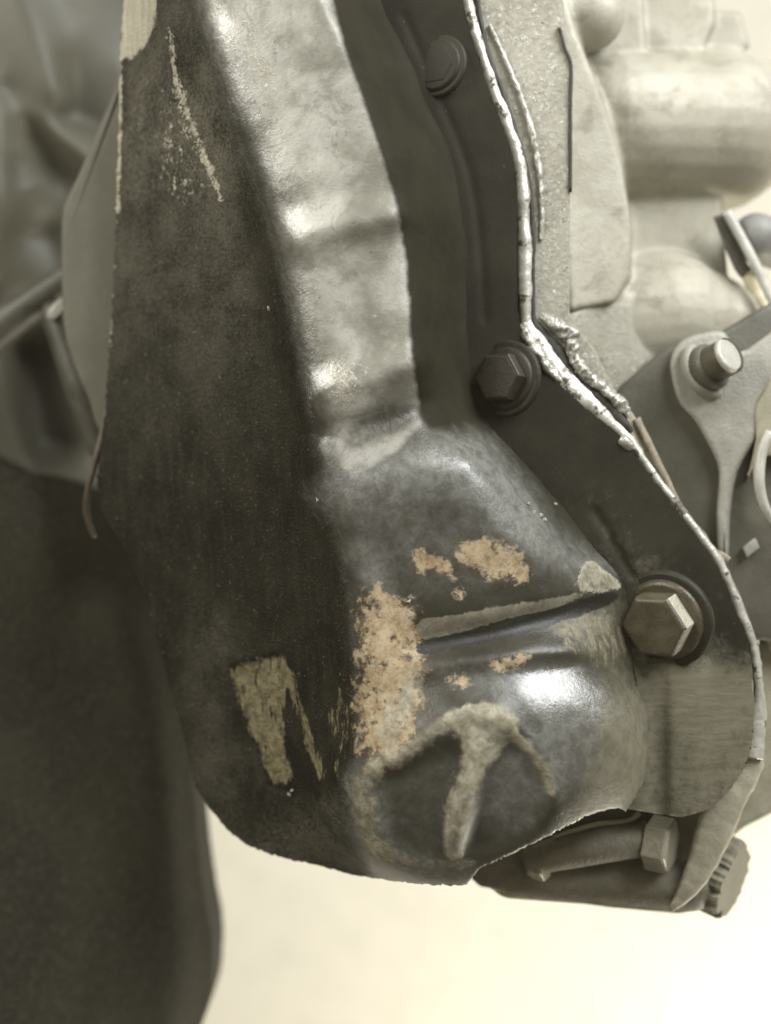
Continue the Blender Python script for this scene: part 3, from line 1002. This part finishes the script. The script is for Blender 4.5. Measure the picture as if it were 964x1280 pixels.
A["gloss"] = np.clip(F.poly([(640, 850), (690, 822), (755, 835), (790, 890), (760, 940), (720, 960), (690, 920)], 14)
                     + 0.6 * F.stroke([(272, 0), (304, 100), (346, 205), (376, 330), (396, 440), (408, 520)], 46, 18)
                     + 0.7 * F.poly([(395, 455), (460, 450), (475, 495), (410, 560)], 14)
                     + 0.5 * F.stroke([(440, 612), (500, 590), (575, 572)], 26, 12)
                     + 0.55 * F.stroke([(600, 580), (640, 625), (680, 678), (712, 700), (740, 714)], 30, 14), 0, 1)
A["ochre"] = np.clip(0.8 * F.poly([(288, 836), (330, 820), (354, 818), (364, 840), (352, 880), (356, 930), (368, 970), (345, 985), (322, 930), (298, 880)], 4, False)
                     + 0.9 * F.stroke([(362, 845), (374, 890), (388, 930), (402, 970)], 9, 4)
                     + 0.45 * F.poly([(415, 870), (432, 870), (430, 950), (415, 985)], 5)
                     + 0.5 * F.poly([(690, 770), (770, 770), (780, 830), (720, 822)], 10), 0, 1)
A["band"] = np.clip(F.poly([(526, 774), (570, 770), (640, 758), (700, 748), (748, 734), (700, 757), (640, 772), (580, 788), (528, 798)], 3) + 0.35 * F.poly([(545, 770), (600, 740), (700, 735), (720, 745), (640, 762)], 10), 0, 1)  # light on the lip above the crease, painted as a paler strip
A["wornpaint"] = np.clip(F.poly([(752, 880), (785, 850), (825, 850), (830, 1030), (740, 1030), (700, 1050), (730, 985), (748, 930)], 18) + 0.5 * F.poly([(690, 775), (780, 745), (790, 850), (740, 830)], 10), 0, 1)  # lighter towards the flange to match its painted lens veil
A["tar"] = np.clip(F.poly([(528, 802), (580, 792), (650, 776), (720, 752), (765, 738), (768, 752), (720, 772), (640, 796), (560, 812), (522, 818)], 3)  # groove shade painted dark under the lip
                   + 0.8 * F.poly([(362, 900), (372, 940), (398, 985), (402, 1005), (372, 975), (356, 940)], 4)
                   , 0, 1)
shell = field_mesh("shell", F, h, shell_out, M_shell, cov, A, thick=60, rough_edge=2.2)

# flange: a separate flat rim with machined steps
ff_out = np.concatenate([inner_flange, outer_flange[::-1]])
hf_ = 6.0 + 0.02 * np.minimum(seg_dist(F.X, F.Y, inner_flange), 100)
rim = seg_dist(F.X, F.Y, inner_flange)
hf_ -= 2.0 * F.stroke([(505, 20), (545, 110), (585, 210), (600, 300), (606, 400)], 8, 3)
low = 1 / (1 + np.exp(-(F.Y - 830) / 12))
hf_ += low * 9 * (1 / (1 + np.exp(-(F.X - 834) / 2.5)) - 1 / (1 + np.exp(-(F.X - 884) / 2.5)))
hf_ += low * 7 * (1 / (1 + np.exp(-(812 - F.X) / 3)))
hf_ -= 5 * F.stroke([(745, 640), (790, 720)], 9, 3)
hf_ = blur(hf_, 0.8)
FA = {"worn": np.clip(low * 0.75 + 0.45 * F.poly([(700, 560), (830, 700), (900, 760), (930, 900), (820, 830), (760, 700)], 30), 0, 1)}  # paler low and to the right, imitating lens veil
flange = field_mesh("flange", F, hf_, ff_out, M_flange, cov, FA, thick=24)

# bare metal edge of the flange
edge = [(581, -50, -2, 1.0), (583, 0, -2, 1.0), (597, 50, -2, 1.0), (612, 100, -2, 1.0), (631, 150, -2, 1.0), (645, 188, -2, 1.1), (652, 230, -2, 1.1), (655, 290, -2, 1.2), (656, 350, -2, 1.1), (657, 402, -2, 1.1), (668, 428, -2, 1.9), (695, 466, -2, 2.0), (733, 503, -2, 1.6), (779, 545, -2, 1.0), (809, 584, -2, 0.75), (853, 641, -2, 0.7), (897, 701, -2, 0.85), (921, 755, -2, 0.8), (941, 805, -2, 0.75), (947, 850, -2, 0.8), (948, 900, -2, 1.2), (942, 948, -2, 1.5)]
ribbon("flange_edge", edge, 16, 24, M_edge, cov, sub=14, wob=2.6, wf=30.0)

# bolts of the cover: base (x, y, d), scale


def bolt(c, axis, sc, mat, parent, label=None, tall=42, hr=0.0, flat=None):
    o = disc("bolt", (c[0], c[1], c[2]), axis, 41 * sc, tall * sc, mat, parent, hexa=True, bevel=5 * sc, hexrot=hr)
    bv = o.modifiers.new("worn", 'BEVEL')
    bv.width = 3.5 * sc * U
    bv.segments = 3
    o.data.polygons.foreach_set("use_smooth", np.ones(len(o.data.polygons), dtype=bool))
    bv.harden_normals = True
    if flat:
        o.data.materials.append(M_flat)  # light on the right-hand flats is put into a brighter metal
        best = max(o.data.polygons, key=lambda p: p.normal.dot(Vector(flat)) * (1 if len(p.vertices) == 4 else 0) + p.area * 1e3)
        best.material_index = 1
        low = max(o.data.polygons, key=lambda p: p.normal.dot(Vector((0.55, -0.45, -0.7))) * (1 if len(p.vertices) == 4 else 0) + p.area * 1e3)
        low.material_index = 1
    if label:
        o["label"] = label
    disc("washer", (c[0], c[1], c[2]), axis, 60 * sc, 9 * sc, M_bolt_dark, o, n=36, bevel=4 * sc, at=W(*c))
    disc("bolt_collar", (c[0], c[1], c[2]), axis, 50 * sc, 15 * sc, mat, o, n=36, bevel=6 * sc, at=W(*c))
    return o


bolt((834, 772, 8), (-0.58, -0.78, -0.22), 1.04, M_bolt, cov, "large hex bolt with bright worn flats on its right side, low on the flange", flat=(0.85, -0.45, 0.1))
bolt((634, 474, 10), (-0.56, -0.82, 0.02), 0.80, M_bolt_mid, cov, "dark oily hex bolt on the flange, in shadow", 36)
bolt((548, 84, 2), (-0.45, -0.88, 0.05), 0.66, M_bolt_dark, cov, "faint hex bolt at the top of the dark flange", 16)

# pale chips standing in for small glints on the cover
cr_v, cr_f = [], []
spots = [(661, 629, 45), (668, 640, 45), (676, 644, 45), (680, 650, 44), (695, 630, 30), (397, 625, 112), (362, 993, 20), (365, 988, 20), (512, 752, 122), (336, 385, 98)]
for (x, y, dd) in spots:
    i = min(max(int(round((y - F.y0) / 3)), 0), F.X.shape[0] - 1)
    j = min(max(int(round((x - F.x0) / 3)), 0), F.X.shape[1] - 1)
    c = W(x, y, h[i, j] + 1.0)
    k0 = len(cr_v)
    for a in range(6):
        for zz in (0, 1):
            r = random.uniform(0.8, 4.2) * (1 - 0.35 * zz)
            cr_v.append(c + Vector((math.cos(a * 1.047) * r * U, -zz * 2.2 * U, math.sin(a * 1.047) * r * U)))
    for a in range(6):
        b2 = (a + 1) % 6
        cr_f.append((k0 + 2 * a, k0 + 2 * b2, k0 + 2 * b2 + 1, k0 + 2 * a + 1))
    cr_f.append(tuple(k0 + 2 * a + 1 for a in range(6)))
tag(mesh_obj("paint_chips", cr_v, cr_f, M_chip, cov, smooth=False), kind='stuff')

# ------------------------------------------------------------------ gasket and squeezed-out sealant
gk = empty("gasket", W(700, 470, -20), "dark gasket with bright squeezed-out silver sealant between black flange and aluminium", "gasket")
off = [(x + 14, y - 4) for x, y in outer_flange]
ribbon("gasket_sheet", [(590, -50, -7), (605, 50, -7), (626, 110, -7), (646, 170, -7), (660, 220, -7), (666, 290, -7), (666, 390, -7, 1.0), (676, 414, -6, 1.8), (697, 440, -6, 2.4), (716, 474, -6, 2.0), (746, 497, -6, 2.2), (776, 524, -6, 2.0), (790, 540, -8, 0.8)], 6.5, 9, M_gasket, gk, sub=10, wob=1.2)
tube("sealant_bead", [(612, 30, -11), (636, 84, -11), (659, 144, -11), (671, 194, -11), (677, 244, -11), (677, 300, -12)], [2, 3, 4, 3.5, 3, 2], M_bead, gk, n=12, jitter=0.6, sub=20)
tube("sealant_bead", [(676, 394, -8), (692, 406, -6), (712, 420, -6), (718, 446, -6), (732, 468, -6), (754, 486, -7), (776, 504, -8), (786, 522, -9)], [4, 7, 9, 6, 7, 6, 7, 3], M_bead, gk, n=16, jitter=0.75, sub=18)
tube("sealant_bead", [(654, 404, 6), (663, 428, 8), (684, 458, 8), (702, 478, 6)], [4, 6, 6, 3], M_bead, gk, n=14, jitter=0.7, sub=12)
tube("sealant_drip", [(776, 548, 6), (783, 553, 8), (790, 560, 6)], [6, 8, 5], M_bead, gk, n=14, jitter=0.3)
ribbon("gasket_tongue", [(796, 523, -22), (812, 556, -20), (832, 598, -20), (852, 640, -22), (872, 672, -26)], 9, 8, M_shim, gk, wob=1.2)
ribbon("gasket_corner", [(778, 520, -26), (790, 540, -26), (806, 566, -26)], 26, 10, M_shim, gk, wob=1.0)
ribbon("gasket_scrap", [(886, 690, -18), (900, 694, -16), (910, 702, -16)], 10, 8, M_shim, gk, wob=2.0)

# ------------------------------------------------------------------ support below the cover
sup = empty("support_bracket", W(760, 1090, -60), "dusty dark support iron with hex nut and toothed cap under the cover", "bracket")
b = Blob()
b.pris([(560, 1070), (700, 1020), (800, 1000), (880, 1000), (915, 1060), (905, 1130), (850, 1142), (760, 1134), (680, 1122), (600, 1108)], lambda x, y: -55 - 0.35 * (1140 - y) * 0, -170)
b.caps((640, 1090, -85), (860, 1102, -70), 34, 38)
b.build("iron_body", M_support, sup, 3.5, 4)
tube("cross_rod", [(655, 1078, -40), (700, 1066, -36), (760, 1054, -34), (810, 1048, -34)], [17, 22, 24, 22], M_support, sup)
ribbon("slot_lip", [(690, 1048, -30), (740, 1032, -28), (785, 1026, -28), (800, 1016, -28)], 6, 12, M_strap, sup, wob=0.6)
disc("nut", (812, 1052, -34), (0.86, -0.48, -0.1), 35, 30, M_nut, sup, hexa=True, bevel=4)
disc("rod_nut", (668, 1080, -44), (0.75, -0.6, -0.1), 18, 20, M_nut, sup, hexa=True, bevel=3)
# toothed cap
cv, cf = [], []
q = Vector((0.75, -0.55, -0.25)).normalized().to_track_quat('Z', 'Y').to_matrix()
c0 = W(862, 1078, -110)
nt_ = 72
for zz, k in ((0, 1.0), (58, 1.0), (64, 0.93)):
    for a in range(nt_):
        rr = (50 + (0.8 if (a // 2) % 2 else -0.6) + 9.0 * mnoise.fractal(Vector((a * 0.33, 0.5, 0)), 0.8, 2.0, 3)) * k
        an = 2 * math.pi * a / nt_
        cv.append(c0 + q @ Vector((math.cos(an) * rr * U, math.sin(an) * rr * U, zz * U)))
for r in range(2):
    for a in range(nt_):
        a2 = (a + 1) % nt_
        cf.append((r * nt_ + a, r * nt_ + a2, (r + 1) * nt_ + a2, (r + 1) * nt_ + a))
cf.append(tuple(2 * nt_ + a for a in range(nt_)))
cf.append(tuple(range(nt_))[::-1])
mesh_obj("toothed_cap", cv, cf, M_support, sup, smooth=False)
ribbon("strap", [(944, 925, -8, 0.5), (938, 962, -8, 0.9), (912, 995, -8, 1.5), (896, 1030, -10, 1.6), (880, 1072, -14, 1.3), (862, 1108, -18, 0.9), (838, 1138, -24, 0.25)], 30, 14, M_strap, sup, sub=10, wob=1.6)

# ------------------------------------------------------------------ left side, out of focus
pl = tag(prism("side_plate", [(158, 85), (130, 145), (97, 222), (80, 258), (77, 300), (79, 400), (90, 450), (112, 500), (128, 545), (175, 560), (190, 300), (170, 100)], -150, -175, M_plate, None, 5, at=W(115, 300, -160), sub=2),
         "pale grey wedge-shaped plate standing out behind the left edge of the cover", "plate")

F2 = Field(-160, -140, 260, 760, 5)
L2 = [[(-160, -140, -420), (-60, -140, -400), (40, -140, -420), (140, -140, -440), (260, -140, -480)],
      [(-20, 60, -390), (0, 150, -370), (0, 250, -365), (-6, 350, -380)],
      [(-160, 0, -460), (-160, 760, -460)],
      [(20, -20, -400), (45, 40, -395), (70, 105, -395), (80, 130, -400)],
      [(55, -40, -430), (95, 40, -450), (85, 150, -490), (130, 165, -500), (150, 80, -480)],
      [(0, 110, -410), (50, 145, -410), (100, 180, -415), (125, 210, -420)],
      [(28, 160, -450), (60, 210, -480), (90, 230, -480)],
      [(20, 150, -415), (36, 200, -410)], [(22, 200, -425), (34, 240, -410), (48, 225, -425)],
      [(20, 300, -480), (60, 290, -500), (75, 360, -500)],
      [(30, 440, -620), (50, 560, -640), (90, 560, -630)],
      [(0, 450, -470), (15, 520, -490), (40, 580, -500), (60, 640, -500)],
      [(-160, 760, -560), (260, 760, -560)], [(200, 0, -520), (200, 700, -560)]]
h2 = blur(F2.solve(L2), 1.4)
tag(field_mesh("rear_casting", F2, h2, [(-150, -130), (240, -130), (240, 740), (-150, 740)], M_casting, None, thick=80, at=W(60, 250, -450)),
    "blurred olive-grey casting in the upper left background behind the cover", "casting")

lk = empty("link_arm", W(60, 400, -280), "blurred forked link arm below the wedge-shaped plate at left", "link arm")
b = Blob()
b.caps((-60, 455, -300), (20, 395, -290), 34, 26)
b.caps((20, 395, -290), (90, 345, -285), 26, 22)
b.build("upper_arm", M_link, lk, 5, 6)
b = Blob()
b.caps((68, 392, -262), (100, 480, -255), 20, 24)
b.caps((100, 480, -255), (125, 560, -255), 24, 18)
b.build("lower_arm", M_link, lk, 5, 6)
tube("pivot_pin", [(62, 398, -235), (70, 386, -235), (80, 376, -238)], [5, 7, 5], M_clip, lk)  # pale tip standing in for a highlight on the arm
tube("arm_lug", [(112, 478, -225), (122, 474, -222), (130, 470, -225)], [6, 11, 6], M_plate, lk)  # lighter tip standing in for the lower highlight
tag(tube("rusty_rod", [(136, 505, -118), (128, 545, -116), (117, 585, -116), (110, 612, -120), (108, 640, -130), (118, 672, -140)], [4, 5, 5, 4, 4, 3], M_rod, None, at=W(120, 570, -118)),
    "thin brownish rod peeping out behind the left edge of the dark cover", "rod")

F3 = Field(-160, 500, 330, 1400, 5)
dr_out = smooth_path([(-140, 600), (20, 590), (110, 615), (180, 690), (225, 850), (240, 960), (245, 1010), (249, 1060), (257, 1120), (266, 1170), (267, 1210), (262, 1255), (240, 1310), (200, 1380), (-140, 1380)], True, 4)
L3 = [[(x, y, -380) for x, y in [(110, 560), (185, 690), (230, 850), (246, 1010), (250, 1060), (262, 1130), (271, 1200), (264, 1260), (240, 1320), (200, 1395)]],
      [(165, 760, -300), (205, 900, -300), (222, 1020, -300), (230, 1120, -298), (236, 1200, -298), (228, 1270, -300), (190, 1390, -305)],
      [(140, 760, -285), (190, 920, -280), (205, 1020, -278), (212, 1120, -276), (216, 1200, -276), (208, 1270, -276), (170, 1390, -285)],
      [(60, 640, -255), (70, 850, -300), (100, 1000, -285), (115, 1150, -240), (110, 1280, -195), (80, 1390, -150)],
      [(-160, 560, -220), (-160, 850, -300), (-160, 1000, -285), (-160, 1150, -240), (-160, 1400, -140)], [(-100, 560, -250), (60, 580, -280)]]
h3 = blur(F3.solve(L3), 2.4)
tag(field_mesh("rubber_drum", F3, h3, dr_out, M_drum, None, thick=120, at=W(80, 1080, -260)),
    "large pitted black rubbery drum filling the lower left corner", "drum")

# ------------------------------------------------------------------ air volume added to imitate lens veil
hx0, hx1, hy0, hy1, hz0, hz1 = -0.50, 0.50, -0.60, 0.52, -0.40, 0.40
hv = [(x, y, z) for x in (hx0, hx1) for y in (hy0, hy1) for z in (hz0, hz1)]
hfc = [(0, 1, 3, 2), (4, 6, 7, 5), (0, 4, 5, 1), (2, 3, 7, 6), (0, 2, 6, 4), (1, 5, 7, 3)]
mh = bpy.data.materials.new("dusty_air")
mh.use_nodes = True
nt = mh.node_tree
nt.nodes.remove(nt.nodes["Principled BSDF"])
pv = nt.nodes.new("ShaderNodeVolumePrincipled")
pv.inputs["Color"].default_value = (0.98, 0.90, 0.68, 1)
pv.inputs["Density"].default_value = 0.025
nt.links.new(pv.outputs[0], nt.nodes["Material Output"].inputs["Volume"])
tag(mesh_obj("haze", hv, hfc, mh, smooth=False), kind='stuff')
